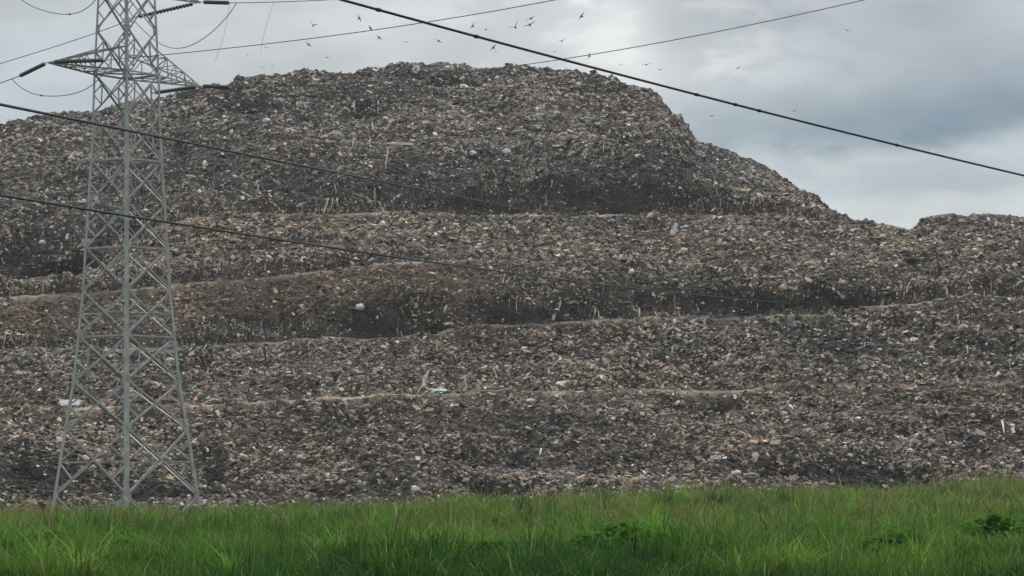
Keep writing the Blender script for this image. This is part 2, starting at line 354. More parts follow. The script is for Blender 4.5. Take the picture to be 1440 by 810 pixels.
def scatter(kind, count, med, sig, flat, weight, el=(1.0, 1.7), mode='lie', lightboost=0.0):
    global off
    p = prob * weight; p = p / p.sum()
    ii = rng.choice(len(q), count, p=p)
    a, b = rng.random((2, count, 1))
    pos = (A[ii] * (1 - a) + B[ii] * a) * (1 - b) + (D_[ii] * (1 - a) + C_[ii] * a) * b
    nrm = qn[ii] + rng.normal(0, .35, (count, 3)); nrm[:, 2] += .25
    if mode == 'hang': nrm = qn[ii] + rng.normal(0, .12, (count, 3)); nrm[:, 2] *= .2
    nrm /= np.linalg.norm(nrm, axis=1, keepdims=True)
    t = np.cross(nrm, rng.normal(size=(count, 3)) + np.array([0, 0, 0]))
    if mode == 'lie':
        hor = np.cross(nrm, np.array([0, 0, 1.0])) ; hor /= np.maximum(np.linalg.norm(hor, axis=1, keepdims=True), .05)
        t = t + hor * rng.normal(0, 1.1, (count, 1))
    if mode == 'hang': t = np.cross(np.cross(nrm, np.array([0, 0, 1.0]) + rng.normal(0, .22, (count, 3))), nrm) * -1; t = np.cross(t, nrm)
    t /= np.maximum(np.linalg.norm(t, axis=1, keepdims=True), 1e-6); bt = np.cross(nrm, t)
    s = np.clip(med * np.exp(rng.normal(0, sig, count)), med * .35, med * 2.5) * size[ii]
    e = rng.uniform(*el, count)
    sx, sy, sz = s * e, s / np.sqrt(e), s * rng.uniform(*flat, count)
    if mode == 'hang': sx, sy = s * rng.uniform(.5, 1.2, count), s * e
    Rm = np.stack([t * sx[:, None], bt * sy[:, None], nrm * sz[:, None]], 1)
    pos = pos + nrm * (sz * .1)[:, None]
    L = np.clip(light[ii] + lightboost + rng.normal(0, .06, count), 0, 1); r = rng.random(count)
    pw, pl, pm, pa = .003 + .016 * L, .025 + .22 * L, .17 + .52 * L, .014 + .02 * L
    col = pal_dark[rng.integers(len(pal_dark), size=count)].copy()
    for lo, wd, pal in ((0, pw, pal_white), (pw, pl, pal_light), (pw + pl, pa, pal_acc), (pw + pl + pa, pm, pal_mid)):
        m = (r >= lo) & (r < lo + wd); col[m] = pal[rng.integers(len(pal), size=m.sum())]
    m = rng.random(count) < qdark[ii] * 1.0 + .16 * (qk[ii] == SID['wall']) + .12; m &= r > pw + pl * .4; col[m] = pal_black[rng.integers(len(pal_black), size=m.sum())]  # black pieces crowd hollows and walls, painting in shade; few elsewhere
    up_ = np.isin(qk[ii], [SID['slope5'], SID['slope6'], SID['top']])[:, None]; col = np.where(up_, col * np.array([1.03, 1.1, 1.18]), col)  # upper tiers cooler and paler: distance haze put into the piece colour
    brn = qbr[ii][:, None] * .7; col = col * (1 - brn) + col * np.array([1.1, .96, .85]) * brn
    zt_ = zone[ii][:, None]; col = col * (1 + zt_ * np.array([.08, .01, -.07]))
    col *= 1.06 * np.exp(rng.normal(0, .17, (count, 1)))
    tp = rng.integers(len(TPL[kind]), size=count)
    for k, (tv, tf) in enumerate(TPL[kind]):
        m = np.where(tp == k)[0]
        if not len(m): continue
        V = np.einsum('vk,nkj->nvj', tv, Rm[m]) + pos[m][:, None, :]
        f = (tf[None] + (np.arange(len(m)) * len(tv))[:, None, None] + off).reshape(-1, tf.shape[1])
        Vs.append(V.reshape(-1, 3)); Cs.append(np.repeat(col[m], len(tv), 0)); (Fs3 if tf.shape[1] == 3 else Fs4).append(f)
        off += len(m) * len(tv)
near = np.where(np.isin(qk, [SID['slope1'], SID['slope2']]), 1.0, .25) * openw
wallw = np.where(qk == SID['wall'], 6.0, 0.0) + np.where(qk == SID['slope5'], 1.2, 0) + np.where((qk == SID['brown']) | (qk == SID['slope2']), .4, 0)
wallw = wallw * np.where((qpx > 1175) & (qpy < 345), 0, 1)
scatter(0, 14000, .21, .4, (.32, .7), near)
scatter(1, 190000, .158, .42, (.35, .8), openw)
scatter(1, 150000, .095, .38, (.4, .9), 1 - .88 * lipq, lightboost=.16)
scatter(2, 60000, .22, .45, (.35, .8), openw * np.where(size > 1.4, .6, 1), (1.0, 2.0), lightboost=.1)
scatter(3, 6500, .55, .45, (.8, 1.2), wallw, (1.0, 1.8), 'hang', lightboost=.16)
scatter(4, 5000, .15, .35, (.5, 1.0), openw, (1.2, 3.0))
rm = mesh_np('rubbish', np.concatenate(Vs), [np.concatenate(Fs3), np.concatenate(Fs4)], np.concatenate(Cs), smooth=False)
tag(link('rubbish', rm, M_rub), 'mixed grey and brown rubbish covering the whole terraced mound', 'rubbish', kind='stuff')
del Vs, Fs3, Fs4, Cs

# ------------------------------------------------------------------ single pieces one can pick out on the mound
def lump(name, mat, size, seed, p, n, amp=.4, rot=0.0):
    V, Fc = ico(3, seed, amp)
    V = V * np.array(size)
    me = pyd(name, V, [tuple(f) for f in Fc], True); o = link(name, me, mat)
    o.location = p + Vector((0, -.2, .1)) + n * .22; o.rotation_euler = (0, rot, random.uniform(-.4, .4)); return o
def cloth(name, mat, w, h, seed, p, n, lean=.5, rot=0.0, amp=.3, peak=0.0, thick=.03):
    nu, nv = 12, 12
    u, v = np.meshgrid(np.linspace(-.5, .5, nu), np.linspace(-.5, .5, nv), indexing='ij')
    pp = np.stack([u, v, 0 * u], -1); z = (pn(pp * 3.4, seed) + .5 * pn(pp * 7, seed + 1)) * amp * min(w, h)
    k = 1 - peak * (v + .5)
    x = (u * k + pn(pp * 2.2, seed + 3) * .14) * w; y = (v + pn(pp * 2.2, seed + 7) * .14) * h
    top = np.stack([x, y, z + thick], -1).reshape(-1, 3); bot = np.stack([x, y, z], -1).reshape(-1, 3)
    f = grid_faces(nu, nv); m = nu * nv
    Fc = [tuple(i) for i in f] + [tuple(i[::-1] + m) for i in f]
    ring = [i * nv for i in range(nu)] + [(nu - 1) * nv + j for j in range(1, nv)] + [i * nv + nv - 1 for i in range(nu - 2, -1, -1)] + list(range(nv - 2, 0, -1))
    Fc += [(ring[i], ring[i - 1], ring[i - 1] + m, ring[i] + m) for i in range(len(ring))]
    o = link(name, pyd(name, np.concatenate([top, bot]), Fc, True), mat)
    o.location = p + n * .28 + Vector((0, -.15, h * .3 * lean)); o.rotation_euler = (math.pi / 2 * lean, rot, random.uniform(-.2, .2)); return o
def pole(name, mat, pts, rad, forks=()):
    b = MB(); b.tube(pts, rad, 8)
    o = b.build(name, mat, None, True)
    for fp, fr in forks:
        c = MB(); c.tube(fp, fr, 6); c.build('twig', mat, o, True)
    return o
def onm(px, py, out=.3):
    p, n = hit(px, py); q_ = W(px, py, p.y - out); return q_
def stick(name, mat, pxs, r0, r1, label, cat, group=None, out=.35):
    k = len(pxs); b = MB(); b.tube([onm(x, y, out) for x, y in pxs], [.62 * (r0 + (r1 - r0) * i / (k - 1)) for i in range(k)], 8)
    return tag(b.build(name, mat, None, True), label, cat, group)
def L_(name, mat, px, py, wpx, hpx, seed, label, cat, amp=.4, rot=0.0, group=None):
    p, n = hit(px, py); s = p.y / F
    return tag(lump(name, mat, (wpx * s, wpx * s * .8, hpx * s), seed, p, n, amp, rot), label, cat, group)
def C_l(name, mat, px, py, wpx, hpx, seed, label, cat, lean=.8, rot=0.0, amp=.25, peak=0.0, group=None):
    p, n = hit(px, py); s = p.y / F
    return tag(cloth(name, mat, wpx * s, hpx * s, seed, p, n, lean, rot, amp, peak), label, cat, group)
C_l('plastic_sheet', M_white, 100, 573, 30, 13, 1, 'long white plastic sheet lying on the slope beside the pylon leg', 'plastic sheet', .45)
L_('plastic_bag', M_white, 84, 625, 9, 9, 2, 'small white bag on the slope, low beside the outer pylon leg', 'bag')
o = stick('tree_branch', M_wood, [(602, 522), (597, 538), (590, 548), (585, 556)], .17, .06, 'pale crooked branch leaning on the slope above the cyan board', 'branch')
C_l('plastic_board', M_cyan, 616, 555, 22, 7, 3, 'pale cyan plastic board lying on the faint lower terrace', 'board', .35, 0, .12)
L_('polystyrene_lump', M_white, 585, 693, 9, 9, 4, 'round bright white lump just above the grass edge', 'polystyrene', .15)
C_l('plastic_tarp', M_white, 951, 329, 11, 15, 5, 'peaked bluish white tarp standing on the wide upper terrace', 'tarp', .9, .15, .15, .7)
L_('plastic_bag', M_cream, 945, 334, 8, 6, 6, 'small cream bag at the foot of the peaked white tarp', 'bag')
L_('plastic_bag', M_white, 961, 356, 10, 6, 7, 'white bag on the slope below the peaked white tarp', 'bag')
L_('plastic_bag', M_white, 538, 318, 9, 7, 8, 'bright white bag below the dark upper wall and the bent yellowish strip', 'bag')
L_('plastic_bag', M_pink, 550, 336, 11, 6, 9, 'pinkish pale bag on the slope below the bright white bag', 'bag')
L_('plastic_bag', M_orange, 1096, 410, 9, 8, 10, 'orange bag lying in the dark band of the middle terrace wall', 'bag')
g = 'pale strips hanging from the upper terrace wall'
stick('cloth_strip', M_cream, [(462, 279), (460, 286), (457, 294), (455, 300)], .16, .1, 'longest and outermost of the three pale strips hanging down the dark wall', 'cloth strip', g)
stick('cloth_strip', M_wood, [(468, 278), (467, 287), (463, 297)], .14, .1, 'middle one of the three pale strips hanging down the dark wall', 'cloth strip', g)
stick('cloth_strip', M_cream, [(474, 279), (474, 287)], .13, .09, 'shortest of the three pale strips hanging down the dark wall', 'cloth strip', g)
stick('bent_strip', M_cream, [(496, 271), (510, 276), (522, 282), (533, 284), (537, 292), (541, 300)], .08, .12, 'long bent yellowish strip draped over the dark upper wall', 'cloth strip')
stick('wooden_post', M_wood, [(899, 434), (899, 446)], .14, .14, 'short pale post upright on the lip of the long middle terrace', 'post')
stick('plastic_pipe', M_white, [(1409, 592), (1411, 600), (1412, 609)], .12, .1, 'thin white pipe upright on the lower slope, rightmost of the pale sticks', 'pipe')
stick('wooden_stick', M_cream, [(1315, 574), (1318, 582), (1320, 588)], .1, .15, 'short bent cream stick standing on the lower slope near the thin white pipe', 'stick')
C_l('foam_slab', M_cream, 1094, 626, 15, 7, 11, 'cream coloured slab lying above the black patch of the lower slope', 'slab', .5, 0, .12)
C_l('foam_slab', M_cream, 1010, 648, 15, 7, 12, 'cream coloured slab low on the slope, lower than the other two', 'slab', .5, 0, .12)
L_('plastic_bag', M_white, 1034, 669, 12, 6, 13, 'white flattened bag just above the grass beside a pinkish cloth heap', 'bag')
L_('cloth_heap', M_pink, 1058, 673, 20, 8, 14, 'dusty pink cloth heap just above the grass', 'cloth heap', .6)
C_l('foam_slab', M_cream, 1375, 613, 14, 8, 15, 'pale slab tilted on the slope below the short bent cream stick', 'slab', .55, .3, .12)
stick('hanging_strip', M_wood, [(498, 142), (499, 162)], .13, .11, 'pale strip hanging in the dark hollow under the summit, the nearer to the pylon', 'cloth strip')
stick('hanging_strip', M_wood, [(532, 142), (531, 160)], .14, .1, 'pale strip hanging beside the dark hollow under the summit, the farther from the pylon', 'cloth strip')
stick('wooden_stick', M_cream, [(523, 170), (525, 192)], .13, .2, 'pale stick standing upright below the dark hollow under the summit', 'stick')
stick('cloth_strip', M_wood, [(546, 207), (544, 222), (541, 246)], .12, .16, 'long pale strip down the upper slope below a cream plank', 'cloth strip')
C_l('plank', M_cream, 565, 206, 32, 5, 16, 'cream plank lying flat on the upper slope', 'plank', .5, 0.05, .1)
stick('wooden_stick', M_wood, [(497, 193), (496, 206), (489, 216)], .12, .1, 'pale crooked stick on the upper slope, nearest to the pylon', 'stick')
stick('wooden_stick', M_wood, [(813, 128), (812, 138), (809, 144)], .1, .18, 'pale stick standing on the summit slope below a white dot of plastic', 'stick')
L_('plastic_bag', M_white, 814, 123, 6, 6, 17, 'small round white bag on the summit slope above a pale stick', 'bag')
L_('plastic_bag', M_white, 714, 218, 11, 8, 18, 'bright white bag in the middle of the upper slope, largest of the row there', 'bag')
L_('plastic_bag', M_white, 664, 220, 9, 6, 19, 'small white bag on the upper slope between a cream bag and a larger white bag', 'bag')
L_('plastic_bag', M_cream, 635, 218, 11, 8, 20, 'cream bag on the upper slope, first of the row of three towards the pylon', 'bag')
C_l('black_sheet', M_black, 264, 136, 30, 9, 21, 'black sheet on the upper slope just below the tip of the pylon arm', 'plastic sheet', .6, -.2, .2)
L_('black_bag', M_black, 1284, 368, 17, 8, 22, 'black bag on the slope below the notch of the skyline', 'bag')
L_('plastic_bag', M_white, 121, 286, 6, 6, 23, 'small white bag seen just above the pylon leg and the middle cable', 'bag')
L_('plastic_bag', M_white, 376, 174, 10, 6, 24, 'bright white bag on the upper slope above the upper dark cable', 'bag')
L_('plastic_bag', M_white, 889, 387, 8, 6, 25, 'white bag on the slope above the dark middle terrace wall', 'bag')
L_('plastic_bag', M_white, 502, 439, 10, 8, 26, 'white bag low in the dark part of the middle terrace wall', 'bag')
L_('plastic_bag', M_blue, 803, 675, 12, 10, 27, 'faded blue bag in a dark patch above the grass', 'bag')
stick('plastic_pipe', M_white, [(761, 631), (759, 640)], .1, .1, 'short white pipe upright on the lower slope', 'pipe')
stick('fallen_branch', M_wood, [(664, 548), (680, 550), (697, 551), (722, 546)], .08, .16, 'pale branch lying along the faint lower terrace', 'branch')

# ------------------------------------------------------------------ tall grass
WEEDLIST = [(72, 76, 2.2, 1.1, 1000, 'bushy weed clump in the grass in front of the pylon'), (165, 66, 1.5, .6, 600, 'low spreading weed clump near the camera, below the pylon'),
            (880, 63.5, 2.8, .8, 1300, 'widest leafy weed clump at the near edge of the meadow'),
            (690, 63, 1.5, .62, 700, 'smaller leafy weed clump at the near edge beside the widest one'), (1395, 69, 2.6, 1.15, 1400, 'tallest leafy weed clump at the right end of the meadow'),
            (1270, 63, 2.2, .7, 1100, 'low leafy weed clump at the near edge, in front of the tallest one'), (10, 64, 1.4, .7, 600, 'leafy weed clump at the near edge, leftmost of all')]
WEEDS = [((a - HX) / F * d, d, w * .5) for a, d, w, h, k, t in WEEDLIST]
def blades(x, y, h, w, lean, col, seg=2):
    n = len(x); z = ground(x, y) - .03
    th = rng.uniform(0, 2 * math.pi, n); d = np.stack([np.cos(th), np.sin(th)], -1); pr = np.stack([-d[:, 1], d[:, 0]], -1)
    wd = 0.35 * w[:, None] * 1.4
    # blades turn a broad side roughly anywhere
    base = np.stack([x, y, z], -1); V = np.zeros((n, 5, 3))
    up = lambda t: np.concatenate([d * (lean * h * t ** 2)[:, None], (h * t * (1 - .25 * lean * t))[:, None]], -1)
    sd = np.concatenate([pr * wd, np.zeros((n, 1))], -1)
    m = up(np.full(n, .55)); e = up(np.ones(n))
    V[:, 0] = base - sd; V[:, 1] = base + sd; V[:, 2] = base + m + sd * .75; V[:, 3] = base + m - sd * .75; V[:, 4] = base + e
    o = (np.arange(n) * 5)[:, None]
    return V.reshape(-1, 3), np.array([0, 1, 2, 3]) + o, np.array([3, 2, 4]) + o, np.repeat(col, 5, 0)
def gpatch(y0, y1, dn, hm, wm, extra_dry=0.0):
    ar = (y1 - y0) * (y0 + y1) / 2 * (2600 / F)
    n = int(ar * dn)
    y = np.sqrt(rng.uniform(y0 ** 2, y1 ** 2, n)); x = y * rng.uniform(-1250, 1350, n) / F
    p = np.stack([x, y, 0 * x], -1)
    t1 = fbm(p * np.array([.30, .16, 1]), 61, 3); t2 = fbm(p * np.array([.9, .6, 1]), 65, 2); t3 = fbm(p * np.array([.12, .09, 1]), 69, 2)
    h = hm * np.clip(1 + .5 * t1 + .8 * t2, .3, 2.3) * np.exp(rng.normal(0, .28, n))
    lean = np.clip(rng.normal(.6, .33, n) + .2 * t2, .02, 1.3)
    w = wm * np.exp(rng.normal(0, .3, n))
    fy = ss((y - 75) / 90)
    deep = np.array([.022, .085, .014]); mid = np.array([.10, .215, .026]); yel = np.array([.185, .195, .055]); dry = np.array([.36, .31, .15])
    k = np.clip(.42 + .45 * t1 + .8 * t3 + .4 * t2 + rng.normal(0, .2, n), 0, 1)[:, None]
    col = deep * (1 - k) + mid * k
    k = k * (1 - .75 * ss((68.5 - y) / 4) * ss((x / y * F + HX - 560) / 160))[:, None]
    k = k * (1 - .7 * ss((fbm(p * np.array([.42, .22, 1]), 77, 2) - .12) / .3))[:, None]
    ky = np.clip(.08 + .62 * fy + .45 * t3 + rng.normal(0, .18, n), 0, 1)[:, None]; col = col * (1 - ky) + yel * ky
    col = col * .9 * (np.exp(rng.normal(0, .28, n)) * np.clip(1 + .45 * t2, .45, 1.6))[:, None]
    dr = rng.random(n) < .02 + .07 * fy + extra_dry; col[dr] = dry * np.exp(rng.normal(0, .2, (dr.sum(), 1)))
    h[dr] *= 1.15; w[dr] *= .7
    keep = rng.random(n) < np.clip(1.05 + .6 * t2, .2, 1); keep &= y < 197; pxg = x / y * F + HX; keep &= (rng.random(n) < .4) | ((pxg > -220) & (pxg < 1660))
    for wx, wy, wr in WEEDS: keep &= ~(((x - wx) / (wr * 1.05)) ** 2 + ((y - wy + wr * .5) / (wr * 1.5)) ** 2 < rng.uniform(.0, .5, n))
    return blades(x[keep], y[keep], h[keep], w[keep], lean[keep], col[keep])
gv, g4, g3, gc = [], [], [], []; o_ = 0
for a in ((50, 66, 250, .43, .031), (66, 80, 190, .46, .034), (80, 105, 105, .52, .042), (105, 145, 56, .62, .058), (145, 197, 40, .66, .075), (178, 196, 7, .95, .06, .3)):
    V, f4, f3, c = gpatch(*a); gv.append(V); g4.append(f4 + o_); g3.append(f3 + o_); gc.append(c); o_ += len(V)
nt = 2300; ty = np.sqrt(rng.uniform(52 ** 2, 192 ** 2, nt)); tx = ty * rng.uniform(-1250, 1350, nt) / F
near_t = rng.random(nt) < 60 / ty * 1.3; tx, ty = tx[near_t], ty[near_t]; nt = len(tx)
nb = 70; th_ = rng.uniform(.5, 1.2, nt) * (.75 + .3 * ss((ty - 60) / 80)); tr = rng.uniform(.12, .4, nt)
ti = np.repeat(np.arange(nt), nb); an = rng.uniform(0, 2 * math.pi, nt * nb); rr_ = tr[ti] * np.sqrt(rng.random(nt * nb))
tcol = np.array([(.05, .15, .02), (.12, .26, .03), (.16, .25, .045), (.03, .1, .016), (.2, .2, .07)])[rng.choice(5, nt, p=[.28, .32, .18, .14, .08])] * 1.05 * np.exp(rng.normal(0, .25, (nt, 1)))
V, f4, f3, c = blades(tx[ti] + rr_ * np.cos(an), ty[ti] + rr_ * np.sin(an), th_[ti] * np.exp(rng.normal(0, .25, nt * nb)), (.02 + ty[ti] * .00028) * np.exp(rng.normal(0, .3, nt * nb)), np.clip(rng.normal(.7, .3, nt * nb), .1, 1.4), tcol[ti] * np.exp(rng.normal(0, .2, (nt * nb, 1))))
gv.append(V); g4.append(f4 + o_); g3.append(f3 + o_); gc.append(c); o_ += len(V)
gr = mesh_np('grass', np.concatenate(gv), [np.concatenate(g4), np.concatenate(g3)], np.concatenate(gc))
tag(link('grass', gr, M_grass), 'tall green grass filling the foreground meadow below the mound', 'grass', kind='stuff')
del gv, g4, g3, gc

# broad-leaved weeds that stand out of the grass
def weed(px, py_base, D, wd, ht, nl, seed, label):
    r = np.random.default_rng(seed); X = (px - HX) / F * D; Z = float(ground(np.array([X]), np.array([D]))[0])
    root = empty('weed_clump', (X, D, Z), label, 'weed', 'leafy weeds in the grass')
    b = MB(); V = []; Fc = []
    for i in range(120):
        a = r.uniform(0, 2 * math.pi); rr = r.uniform(0, .5) * wd; hh = (ht + .02) * (1 - .45 * (2 * rr / wd) ** 2) * r.uniform(.5, 1.05)
        e = Vector((rr * math.cos(a), rr * math.sin(a) * .8, hh)); s0 = Vector((e.x * .4, e.y * .4, -.05))
        b.tube([s0, s0.lerp(e, .5) + Vector((0, 0, .08)), e], [.012, .009, .004], 4)
        for j in range(nl * 5 // 120):
            t = r.uniform(.15, 1.0); c = s0.lerp(e, t) + Vector(r.normal(0, .05, 3))
            al = r.uniform(0, 2 * math.pi); ln = r.uniform(.12, .27); dv = Vector((math.cos(al), math.sin(al), r.uniform(-.7, 1.0))).normalized()
            sv = dv.cross(Vector((0, 0, 1))).normalized() * ln * .26; n = len(V)
            V += [c, c + dv * ln * .5 + sv + Vector((0, 0, .02)), c + dv * ln - Vector((0, 0, ln * .2)), c + dv * ln * .5 - sv + Vector((0, 0, .02))]
            Fc.append((n, n + 1, n + 2, n + 3))
    link('foliage', pyd('foliage', V, Fc), M_weed, root); b.build('stem', M_weed, root)
for i_, (a_, d_, w_, h_, k_, t_) in enumerate(WEEDLIST): weed(a_, 0, d_, w_, h_, k_, i_ + 1, t_)

# ------------------------------------------------------------------ transmission tower
TD = 170.0; TC = W(178, HY, TD); TC.z = 0
u = Vector((-TC.x, -TC.y, 0)).normalized(); v = Vector((-u.y, u.x, 0))
CN = [u, v, -u, -v]                                   # corners: front, right, back, left
zt = lambda y: EYE + (HY - y) / F * TD
NODES = [(742, 109), (697, 102), (603, 87), (537, 76), (473, 69), (410, 62.5), (349, 59), (287, 55), (226, 51), (162, 48), (104, 46), (43, 43), (-15, 40), (-75, 37), (-150, 26), (-230, 8)]
LV = [(max(zt(y), -.1), r * TD / F) for y, r in NODES]; LV[0] = (-.15, LV[0][1])
node = lambda i, k: Vector((TC.x, TC.y, LV[i][0])) + CN[k % 4] * LV[i][1]
def corner_at(z, k):
    for i in range(len(LV) - 1):
        if LV[i][0] <= z <= LV[i + 1][0]: return node(i, k).lerp(node(i + 1, k), (z - LV[i][0]) / (LV[i + 1][0] - LV[i][0]))
    return node(len(LV) - 1, k)
tower = empty('transmission_tower', (TC.x, TC.y, 0), 'tall grey steel lattice pylon standing in the grass before the mound', 'pylon')
def kid(mb, name, parent=tower, mat=M_steel, smooth=False):
    o = mb.build(name, mat, None, smooth); o.parent = parent
    o.matrix_parent_inverse = Matrix.Translation(-tower.location) if parent is tower else Matrix.Identity(4)
    return o
fa = [(CN[(k + 1) % 4] - CN[k]).normalized() for k in range(4)]        # along each face
fo = [(CN[(k + 1) % 4] + CN[k]).normalized() for k in range(4)]        # outward of each face
for k in range(4):
    b = MB()
    for i in range(len(LV) - 1):
        w = .215 if i < 4 else (.18 if i < 9 else .145)
        b.angle(node(i, k), node(i + 1, k), fa[k], w, w * .16, -fa[k - 1])
        if 0 < i < 12:
            for fd, od in ((fa[k], fo[k]), (-fa[k - 1], fo[k - 1])):
                c_ = node(i, k) + fd * .2 + od * .006; g_ = .17 if i < 6 else .13
                q4 = [c_ + fd * (sx_ * g_) + Vector((0, 0, sz_ * g_ * 1.2)) for sx_, sz_ in ((-1, -1), (1, -.5), (1, .5), (-1, 1))]
                b.add(q4 + [x - od * .016 for x in q4], [(0, 1, 2, 3), (7, 6, 5, 4)] + [(a_, a_ + 4, (a_ + 1) % 4 + 4, (a_ + 1) % 4) for a_ in range(4)])
        if 0 < i < 9: b.angle(node(i, k) + CN[k] * .012 + Vector((0, 0, -.28)), node(i, k) + CN[k] * .012 + Vector((0, 0, .28)), fa[k], w + .03, .03, -fa[k - 1])
    kid(b, 'leg')
red = []
for i in range(len(LV) - 1):
    for k in range(4):
        a0, a1, c0, c1 = node(i, k), node(i, k + 1), node(i + 1, k), node(i + 1, k + 1)
        w = .11 if i < 4 else (.095 if i < 9 else .082); inn = -fo[k]
        mid0 = a0.lerp(a1, .5)
        for j, (p, q_) in enumerate(((c0, a1), (a0, c1)) if i else ((c0, mid0), (mid0, c1))):
            b = MB(); d = (q_ - p).normalized(); off_ = inn * (.02 + .05 * j)
            b.angle(p + off_, q_ + off_, d.cross(fo[k]) * (1 if j else -1), w, w * .14, inn)
            if i < 13: kid(b, 'diagonal_brace')
        if 0 < i < 12:
            ln = lambda p, q_, t: p.lerp(q_, t)
            red.append((ln(a0, c0, .5), ln(a0, c1, .25), k)); red.append((ln(a0, c0, .5), ln(c0, a1, .25), k))
            red.append((ln(a1, c1, .5), ln(c0, a1, .75), k)); red.append((ln(a1, c1, .5), ln(a0, c1, .75), k))
            if i in (0, 1, 4): red.append((ln(a1, c1, .5), ln(a0, c1, .5), k)); red.append((ln(a0, c0, .5), ln(a0, c1, .5), k))
            if i in (3, 8, 9, 10): red.append((ln(a0, c1, .25), ln(c0, a1, .25), k)); red.append((ln(c0, a1, .75), ln(a0, c1, .75), k))
red.sort(key=lambda r: (r[2] in (1, 2), r[0].z)); stuffb = MB()
for j, (p, q_, k) in enumerate(red):
    b = MB() if j < 100 else stuffb
    b.angle(p - fo[k] * .03, q_ - fo[k] * .03, (q_ - p).cross(fo[k]), .058, .012, -fo[k])
    if j < 100: kid(b, 'secondary_brace')
o = kid(stuffb, 'secondary_brace'); o['kind'] = 'stuff'
for i in (4, 6, 8, 10, 12, 13, 14):
    for k in range(4):
        b = MB(); b.angle(node(i, k), node(i, k + 1), Vector((0, 0, -1)), .095, .018, -fo[k]); kid(b, 'horizontal_brace')
for i in (4, 8, 10):
    b = MB(); b.angle(node(i, 0), node(i, 2), Vector((0, 0, -1)), .08, .014); b.angle(node(i, 1) + Vector((0, 0, .03)), node(i, 3) + Vector((0, 0, .03)), Vector((0, 0, -1)), .08, .014); kid(b, 'plan_brace')
ARML = 6.08
def arm(side, zl, zu):
    # side +1: towards right and away, side -1: towards left and the camera
    dv = (v - u).normalized() * side
    ks = (1, 2) if side > 0 else (3, 0)
    tip = Vector((TC.x, TC.y, zl)) + dv * ARML
    root_ = kid(MB_chords([(corner_at(zl, k), tip) for k in ks] + [(corner_at(zu, k), tip) for k in ks], .09), 'cross_arm')
    lo = [corner_at(zl, k) for k in ks]; up = [corner_at(zu, k) for k in ks]
    n = 5
    for a, c in ((lo[0], up[0]), (lo[1], up[1])):
        for j in range(1, n):
            t0, t1 = j / n, (j + 1) / n
            pa, pc = a.lerp(tip, t0), c.lerp(tip, t0); arm_bar(pa, pc, root_)
            if j < n - 1: arm_bar(pa, c.lerp(tip, t1), root_)
        arm_bar(a, c.lerp(tip, 1 / n), root_)
    for A2, B2 in ((lo[0], lo[1]), (up[0], up[1])):
        for j in range(n - 1):
            t0, t1 = j / n, (j + 1) / n
            p, q_ = (A2, B2) if j % 2 else (B2, A2)
            arm_bar(p.lerp(tip, t0), q_.lerp(tip, t1), root_)
            if j: arm_bar(A2.lerp(tip, t0), B2.lerp(tip, t0), root_)
    return tip
def MB_chords(ls, w):
    b = MB()
    for p, q_ in ls: b.angle(p, q_, Vector((0, 0, -1)), w, .018)
    return b
def arm_bar(p, q_, par):
    b = MB(); b.angle(p, q_, Vector((.3, .2, -1)), .048, .012); o = b.build('arm_brace', M_steel); o.parent = par; o.matrix_parent_inverse = Matrix.Identity(4)
    o.matrix_parent_inverse = Matrix.Translation(-tower.location) if False else Matrix.Identity(4)
tower_parts_fix = []
zl1, zu1 = zt(104) - .02, zt(70); zl2, zu2 = zt(-17), zt(-49)
TIPN, TIPF = arm(-1, zl1, zu1), arm(1, zl1, zu1)
TIPN2, TIPF2 = arm(-1, zl2, zu2), arm(1, zl2, zu2)

# ------------------------------------------------------------------ insulators, conductors, jumpers
LD = (u + v).normalized()                             # line direction: to the right and nearer
def on_line(tip, px, py):                             # point of the vertical plane of a phase that the photo shows at px, py
    k = (px - HX) / F; s = (k * tip.y - tip.x) / (LD.x - k * LD.y); p = tip + LD * s
    p.z = EYE + (HY - py) / F * p.y; return p
def insul(p, q_, label):
    p, q_ = Vector(p), Vector(q_); d = (q_ - p); Ln = d.length
    root_ = empty('insulator_string', p, label, 'insulator', 'insulator strings on the pylon arms')
    nd = 16; z0, z1 = .12, .92; pts = []; rad = []
    for i in range(nd):
        t = z0 + (z1 - z0) * i / nd; dt = (z1 - z0) / nd
        for f, r in ((.0, .035), (.25, .04), (.3, .13), (.6, .12), (.62, .04)): pts.append(d * (t + f * dt)); rad.append(r)
    b = MB(); b.tube(pts, rad, 8); b.build('insulator_disc_stack', M_glass, root_, True)
    b = MB(); b.tube([Vector((0, 0, 0)), d * z0], .025, 6); b.build('shackle', M_steel, root_)
    b = MB(); b.tube([d * z1, d * 1.02], [.05, .03], 6); b.build('strain_clamp', M_steel, root_)
